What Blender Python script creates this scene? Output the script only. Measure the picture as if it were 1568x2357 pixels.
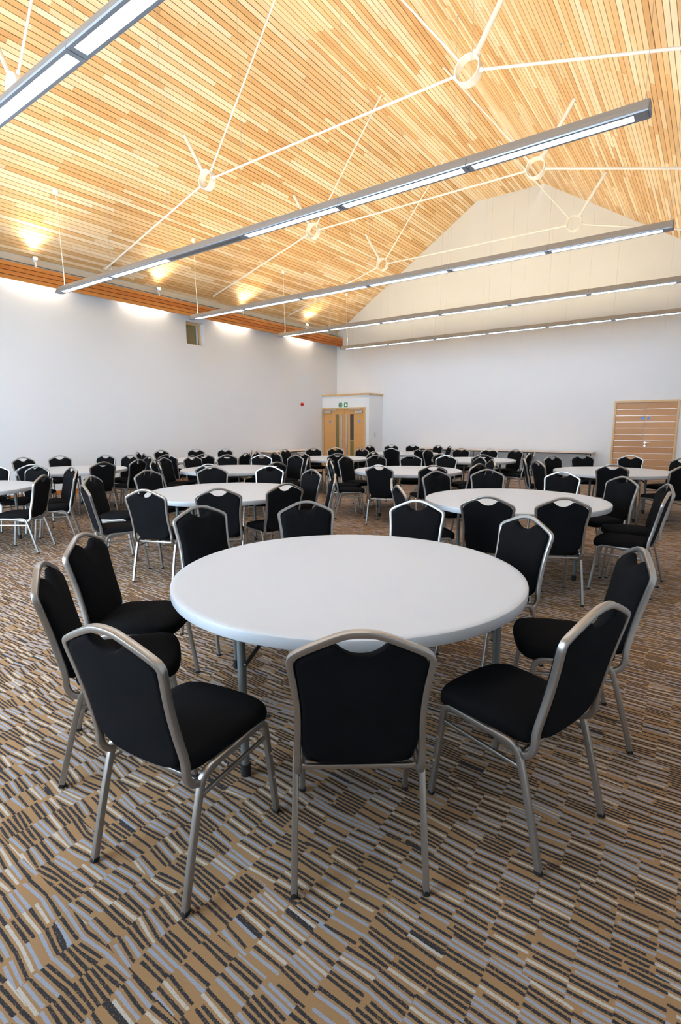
import bpy, math, random
from math import sin, cos, pi, radians, sqrt, atan2, degrees, hypot
from mathutils import Matrix, Vector

# ------------------------------------------------------------------ scene, camera, light
for o in list(bpy.data.objects):
    bpy.data.objects.remove(o)
S = bpy.context.scene
COL = S.collection
S.view_settings.view_transform = 'Standard'
S.view_settings.look = 'None'
S.view_settings.gamma = 1.0
S.view_settings.use_curve_mapping = False
S.view_settings.exposure = 0.48

CAM_H, YAW, PITCH, ROLL = 1.51, radians(35.64), radians(9.65), radians(0.25)
fw = Vector((-sin(YAW) * cos(PITCH), cos(YAW) * cos(PITCH), -sin(PITCH)))
rt = Vector((cos(YAW), sin(YAW), 0))
dn = fw.cross(rt)
c_, s_ = cos(ROLL), sin(ROLL)
right, down = c_ * rt + s_ * dn, -s_ * rt + c_ * dn
cam = bpy.data.objects.new('camera', bpy.data.cameras.new('camera'))
COL.objects.link(cam)
mw = Matrix((right, -down, -fw)).transposed().to_4x4()
mw.translation = (0, 0, CAM_H)
cam.matrix_world = mw
cam.data.sensor_fit = 'VERTICAL'
cam.data.sensor_height = 36.0
cam.data.lens = 18.0
cam.data.clip_start = 0.05
S.camera = cam

def project(p):
    q = Vector(p) - Vector((0, 0, CAM_H))
    z = q.dot(fw)
    return 784 + 1178.5 * q.dot(right) / z, 1178.5 + 1178.5 * q.dot(down) / z, z

LAMP = 18.0        # pendant lamps, radiance of the diffusers
UPLAMP = 88.0      # pendants' upward slots
DAY = 14.0          # overcast sky outside the front windows
SPOT_UP, BATTEN = 95.0, 100.0

W = bpy.data.worlds.new('world')
S.world = W
W.use_nodes = True
bg = W.node_tree.nodes['Background']
bg.inputs['Color'].default_value = (0.62, 0.80, 1.0, 1)
bg.inputs['Strength'].default_value = DAY

# room numbers (metres)
XL, XR, YB, YF = -11.68, 0.80, 16.10, -1.70
ZE, ZT = 4.90, 8.15                       # eaves and flat ceiling heights
XF0, XF1 = -6.42, -4.465                  # flat strip
SLOPE = (ZT - ZE) / (XF0 - XL)

# ------------------------------------------------------------------ tagging
def tag(o, label=None, cat=None, group=None, kind=None):
    if label: o['label'] = label
    if cat: o['category'] = cat
    if group: o['group'] = group
    if kind: o['kind'] = kind
    return o

def empty(name, loc=(0, 0, 0), rz=0.0):
    o = bpy.data.objects.new(name, None)
    COL.objects.link(o)
    o.location = loc
    o.rotation_euler = (0, 0, rz)
    o.empty_display_size = 0.1
    return o

# ------------------------------------------------------------------ node helpers
class Nt:
    def __init__(s, name):
        s.m = bpy.data.materials.new(name)
        s.m.use_nodes = True
        s.t = s.m.node_tree
        s.b = s.t.nodes['Principled BSDF']
        s.out = s.t.nodes['Material Output']
    def n(s, kind, **kw):
        x = s.t.nodes.new(kind)
        for k, v in kw.items(): setattr(x, k, v)
        return x
    def l(s, a, b): s.t.links.new(a, b)
    def put(s, sock, v):
        if hasattr(v, 'links') or isinstance(v, bpy.types.NodeSocket): s.l(v, sock)
        else: sock.default_value = v
    def math(s, op, a, b=None, c=None):
        x = s.n('ShaderNodeMath', operation=op)
        s.put(x.inputs[0], a)
        if b is not None: s.put(x.inputs[1], b)
        if c is not None: s.put(x.inputs[2], c)
        return x.outputs[0]
    def xyz(s, x, y, z=0.0):
        c = s.n('ShaderNodeCombineXYZ')
        s.put(c.inputs[0], x); s.put(c.inputs[1], y); s.put(c.inputs[2], z)
        return c.outputs[0]
    def pos(s):
        g = s.n('ShaderNodeNewGeometry')
        return g.outputs['Position']
    def sep(s, v):
        x = s.n('ShaderNodeSeparateXYZ'); s.l(v, x.inputs[0]); return x.outputs
    def noise(s, v, scale=1.0, detail=2.0, rough=0.5, dist=0.0):
        x = s.n('ShaderNodeTexNoise')
        s.l(v, x.inputs['Vector'])
        x.inputs['Scale'].default_value = scale
        x.inputs['Detail'].default_value = detail
        x.inputs['Roughness'].default_value = rough
        x.inputs['Distortion'].default_value = dist
        return x.outputs['Fac']
    def white(s, v):
        x = s.n('ShaderNodeTexWhiteNoise', noise_dimensions='3D')
        s.l(v, x.inputs['Vector']); return x.outputs['Value']
    def ramp(s, f, stops, interp='LINEAR'):
        x = s.n('ShaderNodeValToRGB')
        x.color_ramp.interpolation = interp
        e = x.color_ramp.elements
        while len(e) > 1: e.remove(e[-1])
        e[0].position = stops[0][0]; e[0].color = (*stops[0][1], 1)
        for p, c in stops[1:]:
            k = e.new(p); k.color = (*c, 1)
        s.put(x.inputs[0], f)
        return x.outputs[0]
    def mix(s, f, a, b, mode='MIX'):
        x = s.n('ShaderNodeMix', data_type='RGBA', blend_type=mode)
        s.put(x.inputs[0], f)
        s.put(x.inputs[6], a if not isinstance(a, tuple) else (*a, 1))
        s.put(x.inputs[7], b if not isinstance(b, tuple) else (*b, 1))
        return x.outputs[2]
    def bump(s, h, strength=0.3, dist=0.01):
        x = s.n('ShaderNodeBump')
        x.inputs['Strength'].default_value = strength
        x.inputs['Distance'].default_value = dist
        s.l(h, x.inputs['Height'])
        s.l(x.outputs[0], s.b.inputs['Normal'])
    def set(s, **kw):
        names = dict(color='Base Color', rough='Roughness', metal='Metallic', spec='Specular IOR Level',
                     sheen='Sheen Weight', sheen_rough='Sheen Roughness', coat='Coat Weight')
        for k, v in kw.items():
            if isinstance(v, tuple): v = (*v, 1)
            s.put(s.b.inputs[names[k]], v)
        return s

def paint(name, col, rough=0.6, var=0.03, scale=3.0, spec=0.3):
    t = Nt(name)
    f = t.noise(t.pos(), scale, 3)
    t.set(color=t.ramp(f, [(0.3, tuple(c * (1 - var) for c in col)), (0.7, tuple(min(1, c * (1 + var)) for c in col))]), rough=rough, spec=spec)
    return t.m

def metal(name, col, rough=0.35, met=0.85):
    t = Nt(name)
    f = t.noise(t.pos(), 60, 2)
    t.set(color=tuple(col), metal=met, rough=t.math('MULTIPLY_ADD', f, 0.12, rough - 0.06))
    return t.m

def emit(name, col, strength):
    t = Nt(name)
    e = t.n('ShaderNodeEmission')
    e.inputs[0].default_value = (*col, 1)
    e.inputs[1].default_value = strength
    t.l(e.outputs[0], t.out.inputs[0])
    return t.m

def wood(name, stops, axis='y', rnd='object', rough=0.45, grain=0.5, spec=0.35):
    """timber: tone per piece, long grain along an axis"""
    t = Nt(name)
    if rnd == 'object':
        i = t.n('ShaderNodeObjectInfo'); r = i.outputs['Random']
    elif rnd == 'attr':
        a = t.n('ShaderNodeAttribute', attribute_name='rnd'); r = a.outputs['Fac']
    else:
        r = rnd
    p = t.sep(t.pos())
    off = t.math('MULTIPLY', r, 37.0)
    k = {'x': (1.2, 40, 40), 'y': (40, 1.2, 40), 'z': (40, 40, 1.2)}[axis]
    v = t.xyz(t.math('MULTIPLY_ADD', p[0], k[0], off), t.math('MULTIPLY_ADD', p[1], k[1], off), t.math('MULTIPLY', p[2], k[2]))
    g = t.noise(v, 1.0, 4, 0.6, 0.6)
    big = t.noise(v, 0.25, 2, 0.5)
    f = t.math('ADD', r, t.math('MULTIPLY_ADD', g, grain * 0.5, -grain * 0.25))
    f = t.math('ADD', f, t.math('MULTIPLY_ADD', big, grain * 0.5, -grain * 0.25))
    t.set(color=t.ramp(f, stops), rough=rough, spec=spec)
    t.bump(g, 0.06, 0.002)
    return t.m

# ------------------------------------------------------------------ mesh builder
class MB:
    def __init__(s): s.v, s.f, s.mi, s.sm = [], [], [], []
    def add(s, vs, fs, mi=0, smooth=False):
        b = len(s.v); s.v += [tuple(v) for v in vs]
        for f in fs: s.f.append(tuple(b + i for i in f)); s.mi.append(mi); s.sm.append(smooth)
        return s
    def box(s, x0, x1, y0, y1, z0, z1, mi=0):
        return s.add([(x0, y0, z0), (x1, y0, z0), (x1, y1, z0), (x0, y1, z0), (x0, y0, z1), (x1, y0, z1), (x1, y1, z1), (x0, y1, z1)],
                     [(0, 3, 2, 1), (4, 5, 6, 7), (0, 1, 5, 4), (1, 2, 6, 5), (2, 3, 7, 6), (3, 0, 4, 7)], mi)
    def prism(s, poly, a, b, axis='y', mi=0):
        """polygon in the plane across an axis, extruded from a to b"""
        def P(u, v, w): return {'y': (u, w, v), 'x': (w, u, v), 'z': (u, v, w)}[axis]
        n = len(poly)
        vs = [P(u, v, a) for u, v in poly] + [P(u, v, b) for u, v in poly]
        fs = [tuple(range(n)), tuple(reversed(range(n, 2 * n)))] + [(i, n + i, n + (i + 1) % n, (i + 1) % n) for i in range(n)]
        if axis != 'y': fs = [tuple(reversed(f)) for f in fs]
        fs = [tuple(reversed(f)) for f in fs]
        return s.add(vs, fs, mi)
    def sweep(s, path, prof, up=(0, 0, 1), mi=0, smooth=True, caps=True):
        """profile (u,v) swept along a path; u is across, v roughly along 'up' (parallel transported)"""
        P = [Vector(p) for p in path]
        n = len(P); T = []
        for i in range(n):
            a = P[max(i - 1, 0)]; b = P[min(i + 1, n - 1)]
            T.append((b - a).normalized())
        U = Vector(up); U = (U - U.dot(T[0]) * T[0]).normalized()
        vs, k = [], len(prof)
        for i in range(n):
            U = (U - U.dot(T[i]) * T[i]).normalized()
            R = T[i].cross(U)
            for u, v in prof: vs.append(P[i] + R * u + U * v)
        fs = []
        for i in range(n - 1):
            for j in range(k):
                a, b = i * k + j, i * k + (j + 1) % k
                fs.append((a, b, b + k, a + k))
        s.add(vs, fs, mi, smooth)
        if caps:
            s.add(vs[:k], [tuple(reversed(range(k)))], mi); s.add(vs[-k:], [tuple(range(k))], mi)
        return s
    def tube(s, a, b, r, n=12, mi=0, r2=None):
        a, b = Vector(a), Vector(b); t = (b - a).normalized()
        u = t.orthogonal().normalized(); w = t.cross(u)
        r2 = r if r2 is None else r2
        vs = [a + (u * cos(2 * pi * i / n) + w * sin(2 * pi * i / n)) * r for i in range(n)]
        vs += [b + (u * cos(2 * pi * i / n) + w * sin(2 * pi * i / n)) * r2 for i in range(n)]
        s.add(vs, [(i, (i + 1) % n, n + (i + 1) % n, n + i) for i in range(n)], mi, True)
        s.add(vs[:n], [tuple(reversed(range(n)))], mi); s.add(vs[n:], [tuple(range(n))], mi)
        return s
    def lathe(s, prof, n=32, mi=0, c=(0, 0, 0), axis='z', smooth=True, close=False):
        vs = []
        for r, h in prof:
            for i in range(n):
                x, y = r * cos(2 * pi * i / n), r * sin(2 * pi * i / n)
                p = (x, y, h) if axis == 'z' else ((x, h, -y) if axis == 'y' else (h, x, y))
                vs.append((p[0] + c[0], p[1] + c[1], p[2] + c[2]))
        fs, m = [], len(prof)
        for j in range(m if close else m - 1):
            for i in range(n):
                a, b = j * n + i, j * n + (i + 1) % n
                a2, b2 = ((j + 1) % m) * n + i, ((j + 1) % m) * n + (i + 1) % n
                fs.append((a, b, b2, a2))
        return s.add(vs, fs, mi, smooth)
    def mesh(s, name, mats):
        me = bpy.data.meshes.new(name)
        me.from_pydata(s.v, [], s.f)
        for m in (mats if isinstance(mats, (list, tuple)) else [mats]): me.materials.append(m)
        me.polygons.foreach_set('material_index', s.mi)
        me.polygons.foreach_set('use_smooth', s.sm)
        me.update()
        if any(s.sm): me.set_sharp_from_angle(angle=radians(38))
        return me
    def build(s, name, mats, parent=None):
        return link(name, s.mesh(name, mats), parent)

def link(name, me, parent=None):
    o = bpy.data.objects.new(name, me)
    COL.objects.link(o)
    if parent is not None: o.parent = parent
    return o

def children_map():
    d = {}
    for o in bpy.data.objects:
        if o.parent: d.setdefault(o.parent.name, []).append(o)
    return d

def tree(o):
    """a thing with its parts, read once so that copies are quick"""
    return (o, [tree(c) for c in KIDS.get(o.name, [])])

def copy_tree(t, parent=None):
    o, kids = t
    c = o.copy(); COL.objects.link(c)
    if parent is not None: c.parent = parent
    for k in kids: copy_tree(k, c)
    return c

def rrect(w, h, r, n=3):
    pts = []
    for cx, cy, a0 in ((w / 2 - r, h / 2 - r, 0), (-w / 2 + r, h / 2 - r, 90), (-w / 2 + r, -h / 2 + r, 180), (w / 2 - r, -h / 2 + r, 270)):
        for i in range(n):
            a = radians(a0 + 90 * i / (n - 1)); pts.append((cx + r * cos(a), cy + r * sin(a)))
    return pts

def chaikin(P, it=2, closed=False):
    P = [Vector(p) for p in P]
    for _ in range(it):
        Q = []
        n = len(P)
        rng = range(n) if closed else range(n - 1)
        if not closed: Q.append(P[0])
        for i in rng:
            a, b = P[i], P[(i + 1) % n]
            Q += [a * 0.75 + b * 0.25, a * 0.25 + b * 0.75]
        if not closed: Q.append(P[-1])
        P = Q
    return P

RND = random.Random(7)

# ------------------------------------------------------------------ materials
M = {}
def seamed_wall():
    t = Nt('white gable paint')
    P = t.pos(); x, y, z = t.sep(P)
    f = t.math('FRACT', t.math('MULTIPLY', x, 1 / 1.22))
    ln = t.math('MULTIPLY', t.math('LESS_THAN', f, 0.006), t.math('GREATER_THAN', z, 3.9))
    base = t.ramp(t.noise(P, 0.8, 3), [(0.3, (0.712, 0.735, 0.745)), (0.7, (0.728, 0.751, 0.761))])
    t.set(color=t.mix(t.math('MULTIPLY', ln, 0.35), base, (0.45, 0.43, 0.40)), rough=0.7, spec=0.2)
    return t.m
M['gable'] = seamed_wall()
M['wall'] = paint('white wall paint', (0.715, 0.74, 0.76), 0.7, 0.012, 0.8, 0.2)
M['trim_grey'] = paint('grey beam paint', (0.52, 0.50, 0.45), 0.6)
M['backing'] = paint('dark gap behind slats', (0.035, 0.018, 0.008), 0.9)
PALE = [(0.0, (0.58, 0.335, 0.145)), (0.3, (0.66, 0.425, 0.205)), (0.55, (0.73, 0.51, 0.285)), (0.8, (0.78, 0.60, 0.385)), (1.0, (0.82, 0.68, 0.50))]
M['slat'] = wood('ceiling timber', PALE, 'y', 'object', 0.5, 0.45)
M['slat_rest'] = wood('ceiling timber joined', PALE, 'y', 'attr', 0.5, 0.45)
ORANGE = [(0.0, (0.42, 0.14, 0.030)), (0.5, (0.50, 0.19, 0.045)), (1.0, (0.56, 0.25, 0.07))]
M['bulk'] = wood('orange bulkhead timber', ORANGE, 'y', 'object', 0.45, 0.5)
M['bulk_back'] = paint('bulkhead shadow gap', (0.10, 0.035, 0.012), 0.9)
DOORW = [(0.0, (0.47, 0.22, 0.065)), (0.5, (0.54, 0.27, 0.085)), (1.0, (0.60, 0.32, 0.11))]
M['doorwood'] = wood('oak door veneer', DOORW, 'x', 'object', 0.35, 0.7, 0.5)
M['framewood'] = wood('pale oak frame', [(0.0, (0.55, 0.35, 0.16)), (1.0, (0.66, 0.45, 0.22))], 'z', 'object', 0.45, 0.6)
M['doorwood_b'] = wood('panelled door veneer', [(0.0, (0.46, 0.235, 0.10)), (0.5, (0.52, 0.28, 0.125)), (1.0, (0.57, 0.32, 0.15))], 'x', 'object', 0.42, 0.6, 0.35)
M['steel'] = metal('satin steel', (0.60, 0.61, 0.63), 0.32, 0.9)
M['chrome'] = metal('polished steel', (0.75, 0.75, 0.76), 0.18, 1.0)
M['chair_metal'] = metal('silver chair frame', (0.36, 0.35, 0.33), 0.36, 0.92)
M['black_rubber'] = paint('black rubber', (0.012, 0.012, 0.012), 0.7)
M['tan_rubber'] = paint('tan bumper', (0.40, 0.33, 0.22), 0.6)
M['table_top'] = paint('white table plastic', (0.49, 0.51, 0.53), 0.42, 0.006, 6, 0.4)
M['table_leg'] = metal('grey table leg', (0.16, 0.175, 0.17), 0.5, 0.5)
M['table_brace'] = metal('dark brace steel', (0.055, 0.055, 0.05), 0.45, 0.6)
M['truss'] = paint('white steel paint', (0.86, 0.85, 0.80), 0.4, 0.01)
M['lamp_body'] = metal('pendant aluminium', (0.33, 0.35, 0.38), 0.42, 0.55)
M['lamp_on'] = emit('lit diffuser', (0.82, 0.97, 1.20), LAMP)
M['lamp_up'] = emit('lit upward slot', (1.0, 0.84, 0.54), UPLAMP)
M['lamp_off'] = paint('unlit diffuser', (0.12, 0.12, 0.12), 0.35)
M['white_plastic'] = paint('white plastic', (0.82, 0.81, 0.78), 0.4, 0.01)
M['spot_glow'] = emit('spot lamp glow', (1.0, 0.86, 0.62), 60.0)
M['red'] = paint('red sounder plastic', (0.50, 0.012, 0.012), 0.3)
M['green'] = paint('green sign face', (0.004, 0.16, 0.055), 0.4)
M['sign_white'] = paint('white sign print', (0.80, 0.88, 0.82), 0.5, 0.01)
M['blue'] = paint('blue disc sign', (0.10, 0.30, 0.80), 0.4)
M['olive_glass'] = Nt('olive reflecting glass').set(color=(0.17, 0.145, 0.055), rough=0.12, spec=0.6).m
M['dark_glass'] = Nt('dark reflecting glass').set(color=(0.045, 0.048, 0.035), rough=0.1, spec=0.6).m
M['trestle_top'] = wood('beige trestle laminate', [(0.0, (0.62, 0.50, 0.40)), (1.0, (0.68, 0.56, 0.46))], 'x', 'object', 0.4, 0.2)
M['inlay'] = metal('brushed inlay strip', (0.50, 0.46, 0.42), 0.38, 0.9)
M['black_steel'] = metal('black trestle steel', (0.02, 0.02, 0.02), 0.5, 0.4)

def fabric():
    t = Nt('black chair fabric')
    p = t.pos()
    f = t.noise(p, 900, 2, 0.7)
    g = t.noise(p, 8, 2)
    t.set(color=t.ramp(t.math('MULTIPLY', f, t.math('MULTIPLY_ADD', g, 0.6, 0.7)), [(0.2, (0.0028, 0.0028, 0.0031)), (0.8, (0.011, 0.011, 0.012))]), rough=0.95, spec=0.05)
    t.bump(f, 0.25, 0.002)
    return t.m
M['fabric'] = fabric()

def pane_glass():
    t = Nt('clear window glass')
    tr = t.n('ShaderNodeBsdfTransparent'); gl = t.n('ShaderNodeBsdfGlossy'); mx = t.n('ShaderNodeMixShader')
    gl.inputs['Roughness'].default_value = 0.02
    mx.inputs[0].default_value = 0.07
    t.l(tr.outputs[0], mx.inputs[1]); t.l(gl.outputs[0], mx.inputs[2]); t.l(mx.outputs[0], t.out.inputs[0])
    return t.m
M['glass'] = pane_glass()

def carpet():
    t = Nt('dash patterned carpet')
    P = t.pos()
    x, y, _ = t.sep(P)
    fine = t.noise(P, 260, 3, 0.7)
    fz = t.math('MULTIPLY_ADD', fine, 0.9, -0.45)
    # columns of dashes; how far each column fans out wanders over the floor
    row = t.math('FLOOR', t.math('MULTIPLY', y, 1 / 0.21))
    shift = t.white(t.xyz(row, 3.3, 9.1))
    xs = t.math('ADD', t.math('MULTIPLY_ADD', x, 1 / 0.112, shift), t.math('MULTIPLY', fz, 0.16))
    col = t.math('FLOOR', xs)
    fx = t.math('SUBTRACT', t.math('FRACT', xs), 0.5)
    amp = t.math('MULTIPLY_ADD', t.noise(P, 0.45, 1), 15.0, -3.8)
    sub = t.math('FLOOR', t.math('MULTIPLY', y, 1 / 0.07))
    tl = t.math('ADD', t.math('MULTIPLY', t.white(t.xyz(col, row, 0.4)), 0.6), t.math('MULTIPLY', t.noise(t.xyz(t.math('MULTIPLY', col, 3.7), t.math('MULTIPLY', y, 21.0), row), 1.0, 1), 1.1))
    tilt = t.math('MULTIPLY', t.math('SUBTRACT', tl, 0.85), t.math('MAXIMUM', amp, 1.2))
    v = t.math('ADD', t.math('MULTIPLY', y, 1 / 0.0084), t.math('MULTIPLY', tilt, fx))
    v = t.math('ADD', v, t.math('MULTIPLY', t.white(t.xyz(col, row, 1.7)), 2.0))
    v = t.math('ADD', v, fz)
    pair = t.math('FLOOR', t.math('MULTIPLY', v, 0.5))
    fr = t.math('FRACT', t.math('MULTIPLY', v, 0.5))
    odd = t.math('LESS_THAN', fr, 0.56)
    sid = t.math('MULTIPLY_ADD', pair, 2.0, odd)
    h = t.math('FRACT', t.math('ADD', t.math('MULTIPLY_ADD', pair, 0.618, t.white(t.xyz(col, row, 7.7))), t.math('MULTIPLY', t.white(t.xyz(sid, col, 5.5)), 0.42)))
    h2 = t.white(t.xyz(sid, col, 8.25))
    GOLD, DARK, BLUE, CREAM = (0.325, 0.195, 0.095), (0.036, 0.035, 0.038), (0.285, 0.32, 0.39), (0.47, 0.44, 0.395)
    a = t.ramp(h, [(0.0, DARK), (0.56, BLUE), (0.79, CREAM), (0.90, GOLD)], 'CONSTANT')
    b = t.ramp(h2, [(0.0, GOLD), (0.985, DARK)], 'CONSTANT')
    # dashes end at different lengths inside their column
    u = t.math('ADD', fx, 0.5)
    e1 = t.math('MULTIPLY_ADD', t.white(t.xyz(sid, col, 2.9)), 1.4, -1.18)
    e2 = t.math('MULTIPLY_ADD', t.white(t.xyz(sid, col, 6.1)), -1.4, 2.18)
    inside = t.math('MULTIPLY', t.math('GREATER_THAN', u, e1), t.math('LESS_THAN', u, e2))
    c = t.mix(t.math('MULTIPLY', odd, inside), b, a)
    # flecks of pile showing through, and soft tone drift
    fl = t.math('GREATER_THAN', t.noise(P, 160, 2, 0.7), 0.60)
    c = t.mix(t.math('MULTIPLY', fl, 0.45), c, GOLD)
    k = t.math('MULTIPLY_ADD', t.noise(P, 700, 1), 0.7, 0.65)
    c = t.mix(1.0, c, t.xyz(k, k, k), 'MULTIPLY')
    t.set(color=c, rough=0.97, spec=0.1)
    t.bump(t.noise(P, 900, 1), 0.5, 0.004)
    return t.m
M['carpet'] = carpet()

# ------------------------------------------------------------------ the room
def struct(name, mb, mats, parent=None):
    o = mb.build(name, mats, parent)
    if parent is None: o['kind'] = 'structure'
    return o

struct('floor', MB().box(XL - 0.2, XR + 0.2, YF - 0.2, YB + 0.2, -0.1, 0.0), M['carpet'])

# left wall with the small high window opening
WY0, WY1, WZ0, WZ1 = 9.24, 9.84, 3.68, 4.27
mb = MB()
mb.box(XL - 0.25, XL, YF - 0.2, WY0, 0, 4.98).box(XL - 0.25, XL, WY1, YB + 0.2, 0, 4.98)
mb.box(XL - 0.25, XL, WY0, WY1, 0, WZ0).box(XL - 0.25, XL, WY0, WY1, WZ1, 4.98)
struct('wall_left', mb, M['wall'])
w = empty('window_1', (XL, WY0, WZ0)); tag(w, 'small square timber-framed window set high in the left wall', 'window', kind='structure')
fx0, fx1 = -0.20, -0.145
wy, wz = WY1 - WY0, WZ1 - WZ0
fr = MB().box(fx0, fx1, 0, 0.045, 0, wz).box(fx0, fx1, wy - 0.055, wy, 0, wz).box(fx0, fx1, 0.045, wy - 0.055, 0, 0.04).box(fx0, fx1, 0.045, wy - 0.055, wz - 0.06, wz)
fr.build('frame', M['framewood'], w)
MB().box(-0.19, -0.175, 0.045, wy - 0.055, 0.04, wz - 0.06).build('pane', M['olive_glass'], w)
MB().box(-0.174, -0.155, wy - 0.15, wy - 0.085, 0.04, wz - 0.06).build('mullion', M['steel'], w)

# back wall: gable
G = [(XL - 0.25, 0), (XR + 0.25, 0), (XR + 0.25, ZE + 0.05), (XF1, ZT + 0.12), (XF0, ZT + 0.12), (XL - 0.25, ZE + 0.05)]
struct('wall_back', MB().prism(G, YB, YB + 0.2), M['gable'])
struct('wall_right', MB().box(XR, XR + 0.25, YF - 0.2, YB + 0.2, 0, 4.98), M['wall'])

# front wall behind the camera, with tall daylight windows
WIN = [(-8.8, -6.9), (-6.5, -4.6), (-4.2, -2.3)]
VZ0, VZ1 = 0.25, 4.10
mb = MB()
mb.prism([(XL - 0.25, VZ1), (XR + 0.25, VZ1), (XR + 0.25, ZE + 0.05), (XF1, ZT + 0.12), (XF0, ZT + 0.12), (XL - 0.25, ZE + 0.05)], YF - 0.2, YF)
mb.box(XL - 0.25, XR + 0.25, YF - 0.2, YF, 0, VZ0)
edges = [XL - 0.25] + [e for p in WIN for e in p] + [XR + 0.25]
for i in range(0, len(edges), 2): mb.box(edges[i], edges[i + 1], YF - 0.2, YF, VZ0, VZ1)
struct('wall_front', mb, M['wall'])
for i, (a, b) in enumerate(WIN):
    w = empty('window_%d' % (i + 2), (a, YF, VZ0)); tag(w, 'tall timber-framed window in the wall behind the viewer', 'window', kind='structure')
    ww, hh = b - a, VZ1 - VZ0
    f = MB().box(0, 0.06, -0.16, -0.06, 0, hh).box(ww - 0.06, ww, -0.16, -0.06, 0, hh).box(0.06, ww - 0.06, -0.16, -0.06, 0, 0.06).box(0.06, ww - 0.06, -0.16, -0.06, hh - 0.06, hh)
    f.box(ww / 2 - 0.03, ww / 2 + 0.03, -0.15, -0.07, 0.06, hh - 0.06)
    f.build('frame', M['framewood'], w)
    MB().box(0.06, ww / 2 - 0.03, -0.115, -0.105, 0.06, hh - 0.06).build('pane', M['glass'], w)
    MB().box(ww / 2 + 0.03, ww - 0.06, -0.115, -0.105, 0.06, hh - 0.06).build('pane', M['glass'], w)
    pl = bpy.data.lights.new('window portal', 'AREA'); pl.shape = 'RECTANGLE'; pl.size = ww - 0.12; pl.size_y = hh - 0.12
    pl.cycles.is_portal = True
    po = bpy.data.objects.new('window_portal', pl); COL.objects.link(po); po.parent = w
    po.location = (ww / 2, -0.03, hh / 2); po.rotation_euler = (radians(90), 0, 0)
    tag(po, kind='structure')

# skirting boards
M['skirting'] = wood('orange skirting', ORANGE, 'y', 'object', 0.4, 0.5)
struct('baseboard_left', MB().box(XL, XL + 0.018, YF, 15.18, 0, 0.10), M['skirting'])
mb = MB().box(-9.67, -2.26, YB - 0.018, YB, 0, 0.10).box(-0.70, XR, YB - 0.018, YB, 0, 0.10)
struct('baseboard_back', mb, M['wall'])

# ------------------------------------------------------------------ timber slat ceiling
PITCH_S, GAP = 0.0815, 0.0092
unit = MB().box(-0.5, 0.5, -0.5, 0.5, 0, 1).mesh('slat', M['slat'])

def ceiling(name, p0, p1, seed):
    """one ceiling plane from p0 to p1 in (x,z); slats run along y, each board a piece"""
    R = random.Random(seed)
    d = Vector((p1[0] - p0[0], 0, p1[1] - p0[1])); L = d.length; d.normalize()
    nrm = Vector((-d.z, 0, d.x))                         # points up out of the room
    if nrm.z < 0: nrm = -nrm
    A = Vector((p0[0], 0, p0[1])); B = Vector((p1[0], 0, p1[1]))
    o1, o2 = nrm * 0.022, nrm * 0.10
    mb = MB()
    vs = []
    for y in (YF, YB):
        for p, o in ((A, o1), (B, o1), (B, o2), (A, o2)): q = p + o; vs.append((q.x, y, q.z))
    mb.add(vs, [(0, 1, 2, 3), (7, 6, 5, 4), (0, 4, 5, 1), (1, 5, 6, 2), (2, 6, 7, 3), (3, 7, 4, 0)])
    root = struct(name, mb, M['backing'])
    n = int(round(L / PITCH_S)); pitch = L / n
    rot = Matrix((d, Vector((0, 1, 0)), nrm)).transposed()
    if rot.determinant() < 0: rot = Matrix((-d, Vector((0, 1, 0)), nrm)).transposed()
    boards = []
    for k in range(n):
        c = A + d * (pitch * (k + 0.5))
        y = YF - R.random() * 1.5
        while y < YB:
            ln = R.choice((0.9, 1.3, 1.7, 2.1, 2.5, 3.0)) * R.uniform(0.85, 1.15)
            y1 = min(y + ln, YB); y0 = max(y, YF)
            if YB - y1 < 0.25: y1 = YB
            if y1 - y0 > 0.05: boards.append((c, y0, y1, R.random(), R.uniform(0, 0.0025)))
            y = y1
    def size(b):
        c, y0, y1 = b[0], b[1], b[2]
        best = 0
        for q in range(5):
            yy = y0 + (y1 - y0) * q / 4
            u, v, z = project((c.x, yy, c.z))
            if z > 0.3 and 0 < u < 1568 and 0 < v < 2357: best += 1.0 / z ** 2
        return best * (y1 - y0)
    boards.sort(key=size, reverse=True)
    top = [b for b in boards[:300] if size(b) > 0]
    rest = boards[len(top):]
    for c, y0, y1, r, lift in top:
        s = bpy.data.objects.new('slat', unit); COL.objects.link(s); s.parent = root
        s.matrix_local = Matrix.Translation((c.x + nrm.x * lift, (y0 + y1) / 2, c.z + nrm.z * lift)) @ rot.to_4x4() @ Matrix.Diagonal((pitch - GAP, y1 - y0 - 0.0015, 0.018, 1))
    mb = MB(); vals = []
    for c, y0, y1, r, lift in rest:
        h = d * ((pitch - GAP) / 2); q = c + nrm * lift; t = nrm * 0.018
        P = []
        for up in (0, 1):
            for yy, sg in ((y0, -1), (y0, 1), (y1 - 0.0015, 1), (y1 - 0.0015, -1)):
                w_ = q + h * sg + t * up; P.append((w_.x, yy, w_.z))
        mb.add(P, [(0, 3, 2, 1), (4, 5, 6, 7), (0, 1, 5, 4), (1, 2, 6, 5), (2, 3, 7, 6), (3, 0, 4, 7)])
        vals += [r] * 8
    if rest:
        so = mb.build('slat_field', M['slat_rest'], root)
        at = so.data.attributes.new('rnd', 'FLOAT', 'POINT'); at.data.foreach_set('value', vals)
        so['kind'] = 'stuff'
    return root

tag(ceiling('ceiling', (XL + 0.05, ZE), (XF0, ZT), 3))
tag(ceiling('ceiling', (XF0, ZT), (XF1, ZT), 4))
tag(ceiling('ceiling', (XF1, ZT), (XR - 0.05, ZE), 5))

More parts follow.
